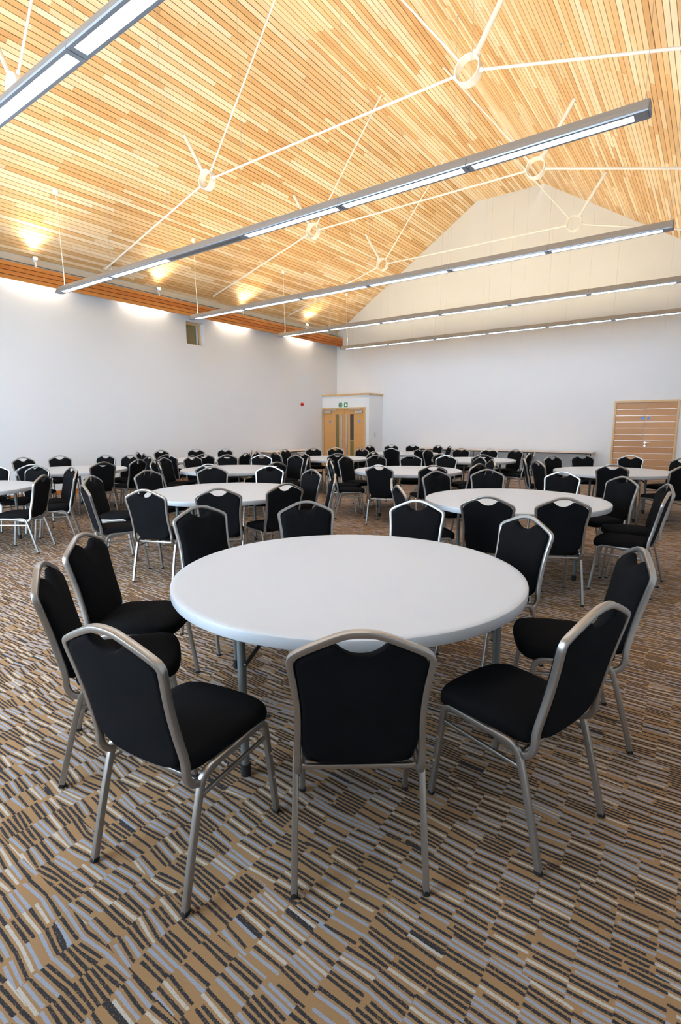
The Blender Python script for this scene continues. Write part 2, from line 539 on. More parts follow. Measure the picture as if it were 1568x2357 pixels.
# grey edge beam and the slatted bulkhead along the left wall
struct('trim_1', MB().box(XL, XL + 0.05, YF, YB, 4.765, 4.90), M['trim_grey'])
bk = struct('trim_2', MB().box(XL, -11.45, YF, YB, 4.63, 4.672).box(-11.45, -11.435, YF, YB, 4.36, 4.672), M['bulk_back'])
nb = 4; bh = (4.685 - 4.347) / nb
for k in range(nb):
    y = YF
    R = random.Random(20 + k)
    while y < YB:
        y1 = min(y + R.uniform(2.2, 4.2), YB)
        if YB - y1 < 0.6: y1 = YB
        MB().box(-11.434, -11.41, y, y1 - 0.002, 4.347 + k * bh, 4.347 + (k + 1) * bh - 0.012).build('plank', M['bulk'], bk)
        y = y1

# ------------------------------------------------------------------ porch with the glazed double doors
AX, AY, AZ = -9.67, 15.18, 2.53
struct('wall_porch', MB().box(XL, AX, AY, YB, 0, AZ), M['wall'])
struct('trim_3', MB().box(XL, AX + 0.03, AY - 0.03, YB, AZ, AZ + 0.055), M['framewood'])

def door_frame(x0, x1, y, top, parent, t=0.055, proud=0.035):
    mb = MB().box(x0, x0 + t, y - proud, y, 0, top).box(x1 - t, x1, y - proud, y, 0, top).box(x0 + t, x1 - t, y - proud, y, top - t, top)
    return mb.build('frame', M['framewood'], parent)

d1 = empty('door_1', (0, 0, 0)); tag(d1, 'oak double doors with narrow glazed strips in the far left corner', 'door', kind='structure')
DX0, DX1 = -11.66, -9.80
door_frame(DX0, DX1, AY, 2.12, d1)
mid = (DX0 + DX1) / 2 + 0.03
for k, (a, b) in enumerate(((DX0 + 0.06, mid - 0.003), (mid + 0.003, DX1 - 0.06))):
    lf = MB().box(a, b, AY - 0.012, AY - 0.001, 0.01, 2.06).build('leaf', M['doorwood'], d1)
    y = AY - 0.012
    if k == 0: vx, sx, dx = -11.0, -10.80, -11.32
    else: vx, sx, dx = -10.36, -10.575, -10.05
    if k == 0:
        MB().box(vx - 0.07, vx + 0.07, y - 0.005, y, 0.30, 1.885).build('vision_panel', M['olive_glass'], lf)
    else:
        MB().box(vx - 0.075, vx + 0.075, y - 0.005, y, 0.98, 1.885).build('vision_panel', M['dark_glass'], lf)
        MB().box(vx - 0.075, vx + 0.075, y - 0.005, y, 0.30, 0.96).build('vision_panel', M['olive_glass'], lf)
    MB().box(sx - 0.032, sx + 0.032, y - 0.022, y - 0.01, 0.32, 1.885).box(sx - 0.01, sx + 0.01, y - 0.01, y, 0.5, 0.54).box(sx - 0.01, sx + 0.01, y - 0.01, y, 1.70, 1.74).build('pull_bar', M['steel'], lf)
    MB().lathe([(0.0001, y - 0.004), (0.042, y - 0.004), (0.042, y)], 20, c=(dx, 0, 1.635), axis='y', smooth=False).build('disc_sign', M['blue'], lf)
    cx0 = a + 0.04 if k == 0 else b - 0.04 - 0.30
    MB().box(cx0, cx0 + 0.30, y - 0.05, y, 1.93, 2.00).build('door_closer', M['steel'], lf)
    ax0 = a + 0.14 if k == 0 else b - 0.14 - 0.46
    MB().box(ax0, ax0 + 0.46, y - 0.045, y - 0.022, 2.03, 2.065).build('closer_arm', M['steel'], lf)
MB().tube((mid - 0.035, AY - 0.05, 0.99), (mid - 0.035, AY - 0.012, 0.99), 0.014).build('lock', M['chrome'], d1)

# exit sign above the doors
sg = empty('exit_sign', (-10.74, AY, 2.215)); tag(sg, 'green and white fire exit sign above the glazed oak doors', 'sign')
MB().box(-0.205, 0.205, -0.012, 0, -0.085, 0.085).build('plate', M['sign_white'], sg)
MB().box(-0.197, -0.045, -0.015, -0.012, -0.076, 0.076).build('text_panel', M['green'], sg)
MB().box(0.045, 0.197, -0.015, -0.012, -0.076, 0.076).build('arrow_panel', M['green'], sg)
MB().prism([(0.121 - 0.02, 0.055), (0.121 + 0.02, 0.055), (0.121 + 0.02, 0.0), (0.121 + 0.055, 0.0), (0.121, -0.06), (0.121 - 0.055, 0.0), (0.121 - 0.02, 0.0)], -0.018, -0.015).build('arrow', M['sign_white'], sg)
man = MB()
man.lathe([(0.0001, -0.017), (0.010, -0.017), (0.010, -0.012)], 12, c=(0.006, 0, 0.048), axis='y', smooth=False)
for poly in ([(-0.008, 0.036), (0.010, 0.034), (0.006, -0.008), (-0.010, -0.006)], [(-0.010, -0.004), (0.004, -0.006), (0.022, -0.034), (0.012, -0.040)], [(0.014, -0.034), (0.022, -0.034), (0.020, -0.064), (0.012, -0.064)],
             [(-0.010, -0.004), (0.000, -0.008), (-0.018, -0.046), (-0.030, -0.042)], [(0.008, 0.032), (0.030, 0.014), (0.026, 0.006), (0.004, 0.022)], [(-0.006, 0.034), (-0.028, 0.020), (-0.026, 0.010), (-0.004, 0.022)]):
    man.prism(poly, -0.017, -0.012)
man.build('running_figure', M['green'], sg)
def lettering(name, text, size, loc, mat_, parent):
    cu = bpy.data.curves.new(name, 'FONT'); cu.body = text; cu.size = size; cu.align_x = 'CENTER'; cu.align_y = 'CENTER'; cu.extrude = 0.0012
    tmp = bpy.data.objects.new(name, cu); COL.objects.link(tmp)
    dg = bpy.context.evaluated_depsgraph_get()
    me = bpy.data.meshes.new_from_object(tmp.evaluated_get(dg))
    bpy.data.objects.remove(tmp)
    me.materials.clear(); me.materials.append(mat_)
    o = link(name, me, parent); o.location = loc; o.rotation_euler = (radians(90), 0, 0)
    return o
lettering('lettering', 'Fire', 0.085, (-0.121, -0.0165, 0.032), M['sign_white'], sg)
lettering('lettering', 'exit', 0.085, (-0.121, -0.0165, -0.036), M['sign_white'], sg)

# switch plate on the porch side, alarm sounder on the left wall
sw = empty('light_switch', (AX, 15.62, 1.16)); tag(sw, 'double light switch plate on the side of the porch', 'switch')
MB().box(0, 0.010, -0.045, 0.045, -0.075, 0.075).build('plate', M['steel'], sw)
MB().box(0.010, 0.016, -0.022, 0.022, 0.012, 0.055).build('rocker', M['white_plastic'], sw)
MB().box(0.010, 0.016, -0.022, 0.022, -0.055, -0.012).build('rocker', M['white_plastic'], sw)
al = empty('alarm_sounder', (XL, 14.0, 2.225)); tag(al, 'round red fire alarm sounder on the left wall', 'alarm')
MB().lathe([(0.0001, 0), (0.055, 0), (0.055, 0.03), (0.0001, 0.03)], 20, axis='x').build('base', M['red'], al)
MB().lathe([(0.052, 0.03), (0.05, 0.055), (0.04, 0.075), (0.022, 0.085), (0.0001, 0.087)], 20, axis='x').build('sounder', M['red'], al)

# panelled double door in the back wall
d2 = empty('door_2', (0, 0, 0)); tag(d2, 'pale oak double door with metal inlay lines at far right', 'door', kind='structure')
EX0, EX1 = -2.235, -0.725
door_frame(EX0, EX1, YB, 2.126, d2, 0.05)
mid = -1.482
for k, (a, b) in enumerate(((EX0 + 0.055, mid - 0.004), (mid + 0.004, EX1 - 0.055))):
    y = YB - 0.012
    lf = MB().box(a, b, y + 0.004, YB - 0.001, 0.01, 2.068).build('leaf', M['bulk_back'], d2)
    z = 1.885
    zs = [2.068] + [1.892 - 0.1675 * i for i in range(12)]
    zs = [q for q in zs if q > 0.05] + [0.01]
    for i in range(len(zs) - 1):
        MB().box(a, b, y, y + 0.005, zs[i + 1] + (0.006 if i < len(zs) - 2 else 0), zs[i] - (0.006 if i else 0)).build('panel', M['doorwood_b'], lf)
        if i < len(zs) - 2:
            MB().box(a, b, y + 0.001, y + 0.005, zs[i + 1] - 0.006, zs[i + 1] + 0.006).build('inlay_strip', M['inlay'], lf)
    dx = mid - 0.065 if k == 0 else mid + 0.085
    MB().lathe([(0.0001, y - 0.004), (0.038, y - 0.004), (0.038, y)], 20, c=(dx, 0, 1.65), axis='y', smooth=False).build('disc_sign', M['blue'], lf)
    if k == 1:
        h = MB().tube((mid + 0.05, y - 0.012, 1.0), (mid + 0.05, y, 1.0), 0.026).tube((mid + 0.05, y - 0.05, 1.0), (mid + 0.05, y - 0.01, 1.0), 0.011)
        h.tube((mid + 0.045, y - 0.05, 1.0), (mid + 0.18, y - 0.055, 0.995), 0.010).tube((mid + 0.05, y - 0.010, 0.925), (mid + 0.05, y, 0.925), 0.024)
        h.build('handle', M['chrome'], lf)

# ------------------------------------------------------------------ roof trusses
ZR, XRL, XRR, XC = 5.94, -7.95, -2.945, -5.4475
def truss(y, label):
    t = empty('roof_truss', (0, y, 0)); tag(t, label, 'truss', 'white tension rod trusses under the ceiling')
    ro, ri, hw = 0.165, 0.150, 0.065
    for sx in (XRL, XRR):
        MB().lathe([(ro, -hw), (ro, hw), (ri, hw), (ri, -hw)], 40, c=(sx, 0, ZR), axis='y', smooth=True, close=True).build('ring', M['truss'], t)
    def rod(name, a, b, r, flange=True):
        a, b = Vector((a[0], 0, a[1])), Vector((b[0], 0, b[1]))
        u = (b - a).normalized()
        o = MB().tube(a, b, r, 14)
        if flange: o.tube(b - u * 0.02, b, r * 1.7, 14)
        o.tube(a, a + u * 0.05, r * 1.7, 14).build(name, M['truss'], t)
    def at_ring(sx, target, sg_=1):
        v = Vector((target[0] - sx, target[1] - ZR)).normalized() * (ro - 0.008)
        return (sx + v.x, ZR + v.y)
    for m, sx in ((1, XRL), (-1, XRR)):
        def mx(x): return XC + m * (x - XC)
        st = (mx(-8.52), ZE + (8.52 - 11.63) * -SLOPE - 0.0)
        st = (mx(-8.52), ZE + SLOPE * (11.63 - 8.52) + 0.02)
        rod('strut', at_ring(sx, st), st, 0.034, False)
        tt = (mx(-6.13), ZT + 0.01); rod('tie_rod', at_ring(sx, tt), tt, 0.016)
        ft = (mx(-11.47), ZE + SLOPE * (11.63 - 11.47) + 0.01); rod('tie_rod', at_ring(sx, ft), ft, 0.017)
    rod('tie_rod', at_ring(XRL, (XRR, ZR)), at_ring(XRR, (XRL, ZR)), 0.017)
    return t
for y, lb in ((3.72, 'white rod truss partly hidden behind the nearest pendant light'), (6.94, 'nearest fully shown white rod truss with two ring joints'),
              (10.05, 'second white rod truss, its left ring just under the second pendant light'), (13.165, 'farthest white rod truss, in front of the gable wall')):
    truss(y, lb)

# ------------------------------------------------------------------ linear pendant lights
JX = [-10.30, -8.62, -7.00, -5.39, -3.78, -2.22, -0.72]
ZLB = 4.02
PROFILE = [(-0.074, 0.0), (-0.078, 0.012), (-0.060, 0.055), (-0.040, 0.090), (-0.030, 0.108), (-0.024, 0.109), (-0.023, 0.099), (0.023, 0.099), (0.024, 0.109), (0.030, 0.108), (0.040, 0.090), (0.060, 0.055), (0.078, 0.012), (0.074, 0.0)]
def ceil_z(x):
    if x < XF0: return ZE + SLOPE * (x - XL - 0.05)
    if x > XF1: return ZE + SLOPE * (XR - 0.05 - x)
    return ZT
def pendant(y, label, dead=()):
    p = empty('pendant_light', (0, y, ZLB)); tag(p, label, 'pendant light', 'long aluminium pendant lights')
    xa, xb = -10.42, -0.66
    n = len(PROFILE)
    # housing: extruded shell, open channel along the underside for the lamps
    ch = 0.046
    outer = PROFILE + [(ch, 0.0), (ch, 0.028), (-ch, 0.028), (-ch, 0.0)]
    for i in range(6):
        x0, x1 = (xa if i == 0 else JX[i]), (xb if i == 5 else JX[i + 1])
        h = MB()
        k = len(outer)
        vs = [(x0 + 0.002, u, v) for u, v in outer] + [(x1 - 0.002, u, v) for u, v in outer]
        h.add(vs, [(j, (j + 1) % k, k + (j + 1) % k, k + j) for j in range(k)])
        h.add(vs[:k], [tuple(reversed(range(k)))]); h.add(vs[k:], [tuple(range(k))])
        h.build('housing', M['lamp_body'], p)
        lx0, lx1 = (JX[0] if i == 0 else JX[i]) + 0.055, (JX[6] if i == 5 else JX[i + 1]) - 0.055
        poly = []
        for cx, cy, a0 in ((lx1 - 0.03, 0.012, 0), (lx0 + 0.03, 0.012, 90), (lx0 + 0.03, -0.012, 180), (lx1 - 0.03, -0.012, 270)):
            for q in range(4):
                a = radians(a0 + 30 * q); poly.append((cx + 0.03 * cos(a), cy + 0.03 * sin(a)))
        MB().prism(poly, 0.002, 0.02, 'z').build('diffuser', M['lamp_off'] if i in dead else M['lamp_on'], p)
        MB().box(x0 + 0.004, lx0 - 0.004, -ch, ch, 0.0005, 0.02).build('bridge', M['lamp_body'], p)
        MB().box(lx1 + 0.004, x1 - 0.004, -ch, ch, 0.0005, 0.02).build('bridge', M['lamp_body'], p)
        if i not in dead:
            MB().box(lx0, lx1, -0.018, 0.018, 0.0995, 0.102).build('upward_lamp', M['lamp_up'], p)
    # tapered end caps
    for x, sgn in ((xa, -1), (xb, 1)):
        e = MB()
        k = n
        tip = [(x + sgn * 0.07 * (0.2 if sgn > 0 else 1.0), u * 0.55, v * 0.55 + 0.005) for u, v in PROFILE]
        vs = [(x, u, v) for u, v in PROFILE] + tip
        e.add(vs, [((j, (j + 1) % k, k + (j + 1) % k, k + j) if sgn > 0 else (k + j, k + (j + 1) % k, (j + 1) % k, j)) for j in range(k)])
        e.add(tip, [tuple(range(k)) if sgn > 0 else tuple(reversed(range(k)))])
        e.build('end_cap', M['lamp_body'], p)
    for x in (JX[1], JX[2], JX[3], JX[4], JX[5], JX[6] + 0.02):
        zt = ceil_z(x) - ZLB
        MB().tube((x, 0, 0.10), (x, 0, zt + 0.005), 0.0022, 6).tube((x, 0, zt - 0.012), (x, 0, zt + 0.005), 0.012, 10).tube((x, 0, 0.099), (x, 0, 0.125), 0.010, 8).build('suspension_wire', M['steel'], p)
    x = -10.225
    zt = ceil_z(x) - ZLB
    pts = [(x + 0.02, 0, 0.10), (x + 0.035, 0.0, 0.35), (x - 0.005, 0.01, 0.75), (x + 0.015, 0.0, 1.15), (x, 0.0, zt - 0.05)]
    MB().sweep(chaikin(pts, 3), [(0.006 * cos(a * pi / 3), 0.006 * sin(a * pi / 3)) for a in range(6)], up=(0, 1, 0)).build('power_cable', M['white_plastic'], p)
    MB().lathe([(0.0001, zt - 0.06), (0.03, zt - 0.055), (0.048, zt - 0.03), (0.05, zt + 0.03)], 20, c=(x, 0, 0)).build('ceiling_rose', M['white_plastic'], p)
    return p
FY = [2.195, 5.31, 8.425, 11.54, 14.655]
pendant(FY[0], 'nearest pendant light, cutting across the upper left corner')
pendant(FY[1], 'long pendant light with one unlit tube, second from the viewer', dead=(2,))
pendant(FY[2], 'long pendant light crossing the gable wall, third from the viewer')
pendant(FY[3], 'long pendant light fourth from the viewer, above the back tables')
pendant(FY[4], 'farthest and lowest-looking pendant light, nearest the back wall')

# ------------------------------------------------------------------ wall lights on and in the bulkhead
def spot(name, parent, loc, aim, power, angle, blend, col, size=0.03):
    L = bpy.data.lights.new(name, 'SPOT'); L.energy = power; L.spot_size = radians(angle); L.spot_blend = blend; L.color = col; L.shadow_soft_size = size
    o = bpy.data.objects.new(name, L); COL.objects.link(o); o.parent = parent; o.location = loc
    o.rotation_euler = Vector(aim).to_track_quat('-Z', 'Y').to_euler()
    return o
UY = [5.42, 8.31, 11.15, 14.08]
ORD = ['nearest', 'second', 'third', 'farthest']
for i, y in enumerate(UY):
    u = empty('uplight', (-11.47, y, 4.672)); tag(u, 'small white spotlight on the bulkhead shelf, %s along the left wall' % ORD[i], 'spotlight', 'uplights on the bulkhead')
    MB().tube((0, 0, 0), (0, 0, 0.02), 0.045, 16).tube((0, 0, 0.02), (0, 0, 0.13), 0.014, 10).build('stand', M['white_plastic'], u)
    ax = Vector((0.80, -0.24, 0.58)).normalized()
    c0 = Vector((-0.02, 0, 0.13)); c1 = c0 + ax * 0.085
    MB().tube(c0, c1, 0.034, 18, r2=0.044).build('lamp_head', M['white_plastic'], u)
    MB().tube(c1 + ax * 0.001, c1 + ax * 0.004, 0.040, 18).build('lens', M['spot_glow'], u)
    spot('uplight_beam', u, c1 + ax * 0.012, ax, SPOT_UP, 98, 1.0, (1.0, 0.76, 0.42))
M['batten'] = emit('batten tube glow', (1.0, 0.90, 0.72), BATTEN)
for i, (y0, y1) in enumerate(((4.85, 6.05), (7.25, 8.75), (10.05, 11.75), (13.0, 14.9))):
    ym = (y0 + y1) / 2; hl = 0.6
    dl = empty('batten_light', (-11.60, ym, 4.628)); tag(dl, 'tube light hidden behind the bulkhead washing the left wall, %s one' % ORD[i], 'batten light', 'wall washing tubes in the bulkhead')
    MB().box(-0.025, 0.025, -hl, hl, -0.05, 0).build('gear_tray', M['white_plastic'], dl)
    MB().tube((0, -hl + 0.02, -0.075), (0, hl - 0.02, -0.075), 0.013, 12).build('tube', M['batten'], dl)

# ------------------------------------------------------------------ round folding tables
TC = {'T1': (-1.52, 2.19), 'T2': (-4.65, 4.14), 'T3': (-1.61, 5.36), 'T4': (-7.8, 2.4), 'T5': (-9.35, 4.72), 'T6': (-6.97, 6.39), 'T7': (-4.22, 7.88),
      'T8': (-1.27, 9.52), 'T9': (-4.26, 11.02), 'T10': (-7.31, 9.8), 'T11': (-9.6, 7.76), 'T12': (-6.83, 12.58)}
WHERE = {'T1': 'the large foreground table', 'T2': 'the second-row table left of centre', 'T3': 'the second-row table right of centre', 'T4': 'the cropped table at left',
         'T5': 'the nearer table beside the left wall', 'T6': 'the third-row table left of centre', 'T7': 'the third-row table at centre', 'T8': 'the table before the panelled door',
         'T9': 'the table before the back-wall trestles', 'T10': 'the table before the glazed doors', 'T11': 'the farther table beside the left wall', 'T12': 'the rearmost round table'}
TLABEL = {'T1': 'large round white folding table in the foreground', 'T2': 'round white table just behind the foreground table, left of centre', 'T3': 'round white table just behind the foreground table, right of centre',
          'T4': "round white table cut off by the photo's left edge", 'T5': 'round white table beside the left wall, nearer one', 'T6': 'round white table left of centre in the third row',
          'T7': 'round white table at the centre of the third row', 'T8': 'round white table in front of the panelled door at right', 'T9': 'round white table in front of the back-wall trestle tables',
          'T10': 'round white table in front of the glazed double doors', 'T11': 'round white table beside the left wall, farther one', 'T12': 'rearmost and smallest-looking round white table'}
CHAIRS = {
    'T1': [(-0.935, 1.399, 126.5), (-2.13, 1.218, 53.9), (-2.525, 1.573, 35.5), (-2.741, 2.38, -8.9), (-2.304, 2.862, -40.6), (-1.76, 3.296, -77.8), (-1.044, 3.086, -118.0), (-0.48, 2.636, -156.8), (-1.443, 1.043, 97.5), (-0.508, 1.895, 162.8)],
    'T2': [(-4.357, 3.053, 111.5), (-3.949, 3.44, 135.2), (-3.755, 3.98, 162.9), (-4.385, 5.087, -105.7), (-5.092, 5.223, -67.8), (-5.564, 4.758, -34.1), (-5.804, 4.074, 3.3), (-5.03, 2.944, 72.4), (-5.741, 3.385, 34.7), (-3.851, 4.766, -141.9)],
    'T3': [(-1.517, 4.385, 103.8), (-1.051, 4.623, 118.7), (-0.533, 5.248, 176.7), (-0.56, 5.807, -159.6), (-0.924, 6.278, -126.8), (-1.489, 6.533, -95.9), (-2.209, 6.369, -59.3), (-2.561, 5.879, -28.6), (-2.233, 4.56, 46.6), (-2.547, 5.016, 25.7)],
    'T4': [(-6.778, 2.758, -140.0), (-8.063, 3.334, -68.3), (-7.516, 3.476, -96.2), (-6.99, 3.253, -122.1), (-8.621, 3.082, -41.0)],
    'T5': [(-10.393, 4.484, 6.3), (-10.368, 5.042, -17.4), (-10.011, 5.568, -62.0), (-8.403, 4.618, 176.6), (-9.55, 5.774, -73.1), (-8.981, 5.725, -100.0), (-8.484, 5.227, -163.0), (-8.766, 3.847, 144.2)],
    'T6': [(-7.634, 5.556, 32.0), (-7.954, 5.937, 20.0), (-7.132, 5.312, 60.0), (-6.406, 5.484, 121.9), (-5.926, 6.168, 168.0), (-6.669, 7.49, -92.8), (-6.129, 7.047, -142.0), (-7.948, 6.486, -1.2), (-7.729, 7.021, -30.6), (-7.215, 7.274, -61.1)],
    'T7': [(-4.005, 6.77, 101.0), (-3.439, 7.052, 133.3), (-5.072, 8.448, -33.4), (-4.575, 8.708, -59.4), (-4.115, 9.027, -86.4), (-5.306, 7.923, -4.6), (-5.182, 7.375, 20.8), (-4.827, 6.955, 42.4), (-3.084, 7.585, 165.5), (-3.523, 8.798, -128.7), (-3.202, 8.387, -144.5)],
    'T8': [(-1.159, 8.666, 97.4), (-2.011, 8.727, 42.9), (-2.324, 9.173, 22.2), (-2.153, 10.058, -31.4), (-1.841, 10.542, -60.8), (-1.208, 10.819, -92.7), (-0.556, 10.313, -132.0), (-0.207, 9.613, -175.0), (-0.477, 8.806, 138.0)],
    'T9': [(-3.738, 10.072, 118.8), (-4.381, 9.966, 83.4), (-5.194, 10.588, 22.2), (-5.187, 11.162, -6.0), (-4.909, 11.976, -59.6), (-4.349, 12.069, -86.7), (-3.794, 11.964, -110.9), (-3.288, 10.893, 180.9), (-3.338, 11.412, -165.3)],
    'T10': [(-7.734, 8.697, 72.9), (-8.315, 9.659, 8.0), (-7.207, 8.873, 92.2), (-6.516, 8.929, 132.4), (-8.214, 10.375, -39.2), (-7.839, 10.731, -53.6), (-7.213, 10.705, -96.1), (-6.334, 9.717, 175.1)],
    'T11': [(-10.384, 7.036, 44.0), (-9.824, 6.835, 75.1), (-10.667, 7.723, 2.0), (-9.167, 6.769, 114.9), (-8.746, 7.181, 144.6), (-10.458, 8.395, -36.5), (-9.99, 8.754, -68.5), (-9.054, 8.525, -137.5), (-8.397, 7.755, -168.4), (-8.589, 8.224, -155.9)],
    'T12': [(-7.597, 12.013, 36.5), (-7.8, 12.7, -7.0), (-7.613, 13.308, -48.2), (-7.149, 13.601, -67.3), (-6.484, 13.458, -117.1), (-6.042, 13.121, -140.0), (-6.618, 11.646, 102.8), (-6.056, 11.845, 136.5)],
}
RT, ZTT = 0.915, 0.74
def make_table(RL):
    t = empty('round_table')
    prof = [(0.0001, ZTT), (RT - 0.03, ZTT), (RT - 0.008, ZTT - 0.0012), (RT - 0.002, ZTT - 0.0045), (RT, ZTT - 0.010), (RT - 0.001, ZTT - 0.046), (RT - 0.004, ZTT - 0.051), (RT - 0.012, ZTT - 0.052), (RT - 0.018, ZTT - 0.03), (0.0001, ZTT - 0.03)]
    MB().lathe(prof, 96).build('tabletop', M['table_top'], t)
    for k, a in enumerate((-90, -172, 90, 8)):
        ca, sa = cos(radians(a)), sin(radians(a))
        x, y = RL * ca, RL * sa
        lg = MB().tube((x, y, 0.05), (x, y, ZTT - 0.031), 0.0185, 18).build('leg', M['table_leg'], t)
        MB().tube((x, y, 0.0), (x, y, 0.055), 0.022, 18).build('foot_cap', M['black_rubber'], lg)
        b = Vector((x, y, 0.52)); e = Vector(((RL - 0.29) * ca, (RL - 0.29) * sa, ZTT - 0.035))
        side = Vector((-sa, ca, 0)) * 0.022
        br = MB().sweep([b + side, b.lerp(e, 0.6) + side], rrect(0.005, 0.022, 0.002)).sweep([b.lerp(e, 0.52) + side, e + side], rrect(0.010, 0.034, 0.004))
        br.tube(b + side * 1.3, b - side * 0.2, 0.006, 8).build('brace', M['table_brace'], t)
    for a0, a1 in ((-90, -172), (90, 8)):
        p0 = (RL * cos(radians(a0)), RL * sin(radians(a0)), 0.66); p1 = (RL * cos(radians(a1)), RL * sin(radians(a1)), 0.66)
        MB().tube(p0, p1, 0.013, 12).build('crossbar', M['table_leg'], t)
    return t
proto_1 = make_table(0.79)
proto_t = make_table(0.66)
KIDS = children_map()
TT = tree(proto_t)
def best_rot(k):
    best = None
    for rdeg in range(0, 180, 3):
        m = 9
        for a in (-90, -172, 90, 8):
            px, py = TC[k][0] + 0.66 * cos(radians(a + rdeg)), TC[k][1] + 0.66 * sin(radians(a + rdeg))
            for x, y, ca in CHAIRS[k]:
                dx, dy = px - x, py - y
                f_ = dx * cos(radians(ca)) + dy * sin(radians(ca)); r_ = abs(-dx * sin(radians(ca)) + dy * cos(radians(ca)))
                m = min(m, max(r_ - 0.23, abs(f_) - 0.29))
        if best is None or m > best[0]: best = (m, rdeg)
    return best[1]
TROT = {k: (0 if k == 'T1' else best_rot(k)) for k in TC}
for i, k in enumerate(TC):
    o = proto_1 if i == 0 else (proto_t if i == 1 else copy_tree(TT))
    o.location = (*TC[k], 0); o.rotation_euler = (0, 0, radians(TROT[k]))
    tag(o, TLABEL[k], 'table', 'round white folding tables')

# ------------------------------------------------------------------ banquet chairs
F0 = -0.2475                                  # chair origin lies midway between rear and front feet
def lean(z): return F0 + 0.072 - 0.228 * (z - 0.41)
SEC = rrect(0.0215, 0.0245, 0.004, 3)
def make_chair():
    c = empty('banquet_chair')
    # back and seat frame: one loop of tube
    half = [(0.183, F0 + 0.44, 0.424), (0.188, F0 + 0.27, 0.414), (0.194, F0 + 0.165, 0.397), (0.199, F0 + 0.086, 0.385), (0.201, F0 + 0.052, 0.428), (0.200, lean(0.49), 0.49),
            (0.195, lean(0.56), 0.56), (0.193, lean(0.64), 0.64), (0.199, lean(0.73), 0.73), (0.2095, lean(0.800), 0.800), (0.2125, lean(0.838), 0.838), (0.178, lean(0.860), 0.860), (0.082, lean(0.903), 0.903), (0.034, lean(0.919), 0.919)]
    path = half + [(-x, y, z) for x, y, z in reversed(half)]
    MB().sweep(chaikin(path, 2), SEC, up=(0, 0, 1)).build('back_frame', M['chair_metal'], c)
    for sx in (1, -1):
        rear = [(0.215 * sx, F0, 0.004), (0.2125 * sx, F0 + 0.05, 0.20), (0.210 * sx, F0 + 0.090, 0.345), (0.2105 * sx, F0 + 0.116, 0.420), (0.210 * sx, F0 + 0.190, 0.421), (0.208 * sx, F0 + 0.26, 0.418)]
        front = [(0.215 * sx, F0 + 0.495, 0.004), (0.2125 * sx, F0 + 0.468, 0.20), (0.210 * sx, F0 + 0.449, 0.345), (0.2105 * sx, F0 + 0.438, 0.422), (0.210 * sx, F0 + 0.365, 0.423), (0.208 * sx, F0 + 0.26, 0.418)]
        for nm, P in (('r', rear), ('f', front)):
            mb = MB().sweep(chaikin(P, 2), rrect(0.0205, 0.0235, 0.004, 3), up=(0, 1, 0))
            mb.sweep([(P[0][0], P[0][1], 0.0), (P[0][0], P[0][1] + (0.004 if nm == 'r' else -0.004), 0.014)], rrect(0.0235, 0.0265, 0.006, 3), up=(0, 1, 0), mi=1)
            if nm == 'f':
                for z in (0.17, 0.28):
                    y = P[0][1] - 0.13 * z
                    mb.tube((P[0][0] + 0.0085 * sx, y, z), (P[0][0] + 0.0145 * sx, y - 0.001, z), 0.0055, 8, mi=2)
            mb.build('leg', [M['chair_metal'], M['black_rubber'], M['tan_rubber']], c)
        MB().sweep([(0.2095 * sx, F0 + 0.088, 0.345), (0.2095 * sx, F0 + 0.447, 0.352)], rrect(0.013, 0.016, 0.004), up=(0, 0, 1)).build('stretcher', M['chair_metal'], c)
    MB().sweep([(-0.192, F0 + 0.105, 0.392), (0.192, F0 + 0.105, 0.392)], rrect(0.014, 0.018, 0.004), up=(0, 0, 1)).build('crossbar', M['chair_metal'], c)
    # backrest pad inside the frame
    ol = [(0.0, 0.425), (0.06, 0.427), (0.118, 0.436), (0.158, 0.458), (0.184, 0.50), (0.186, 0.55), (0.1835, 0.64), (0.1895, 0.73), (0.1985, 0.796), (0.1985, 0.826), (0.172, 0.849), (0.130, 0.868), (0.092, 0.884),
          (0.078, 0.884), (0.056, 0.864), (0.030, 0.850), (0.0, 0.846)]
    ol = ol + [(-x, z) for x, z in reversed(ol[1:-1])]
    ol = [(v.x, v.y) for v in chaikin([(x, z, 0) for x, z in ol], 1, True)]
    n = len(ol); cz = 0.66
    rings = []
    for sc, dy in ((0.90, -0.012), (0.965, -0.011), (0.995, -0.006), (1.0, 0.004), (0.985, 0.018), (0.94, 0.029), (0.80, 0.037), (0.5, 0.042)):
        rings.append([(x * sc, lean(cz + (z - cz) * sc) + dy, cz + (z - cz) * sc) for x, z in ol])
    vs = [p for r in rings for p in r]; m = len(rings)
    vs += [(0, lean(cz) - 0.012, cz), (0, lean(cz) + 0.044, cz)]
    fs = [(j * n + i, (j + 1) * n + i, (j + 1) * n + (i + 1) % n, j * n + (i + 1) % n) for j in range(m - 1) for i in range(n)]
    fs += [(m * n, i, (i + 1) % n) for i in range(n)] + [(m * n + 1, (m - 1) * n + (i + 1) % n, (m - 1) * n + i) for i in range(n)]
    MB().add(vs, fs, 0, True).build('backrest', M['fabric'], c)
    # seat pad
    pl = [(0.0, 0.072), (0.10, 0.073), (0.160, 0.080), (0.186, 0.105), (0.198, 0.18), (0.209, 0.29), (0.217, 0.39), (0.216, 0.44), (0.195, 0.482), (0.14, 0.503), (0.07, 0.511), (0.0, 0.513)]
    pl = pl + [(-x, y) for x, y in reversed(pl[1:-1])]
    pl = [(v.x, v.y) for v in chaikin([(x, y, 0) for x, y in pl], 1, True)]
    n = len(pl); cy = 0.30
    rings = []
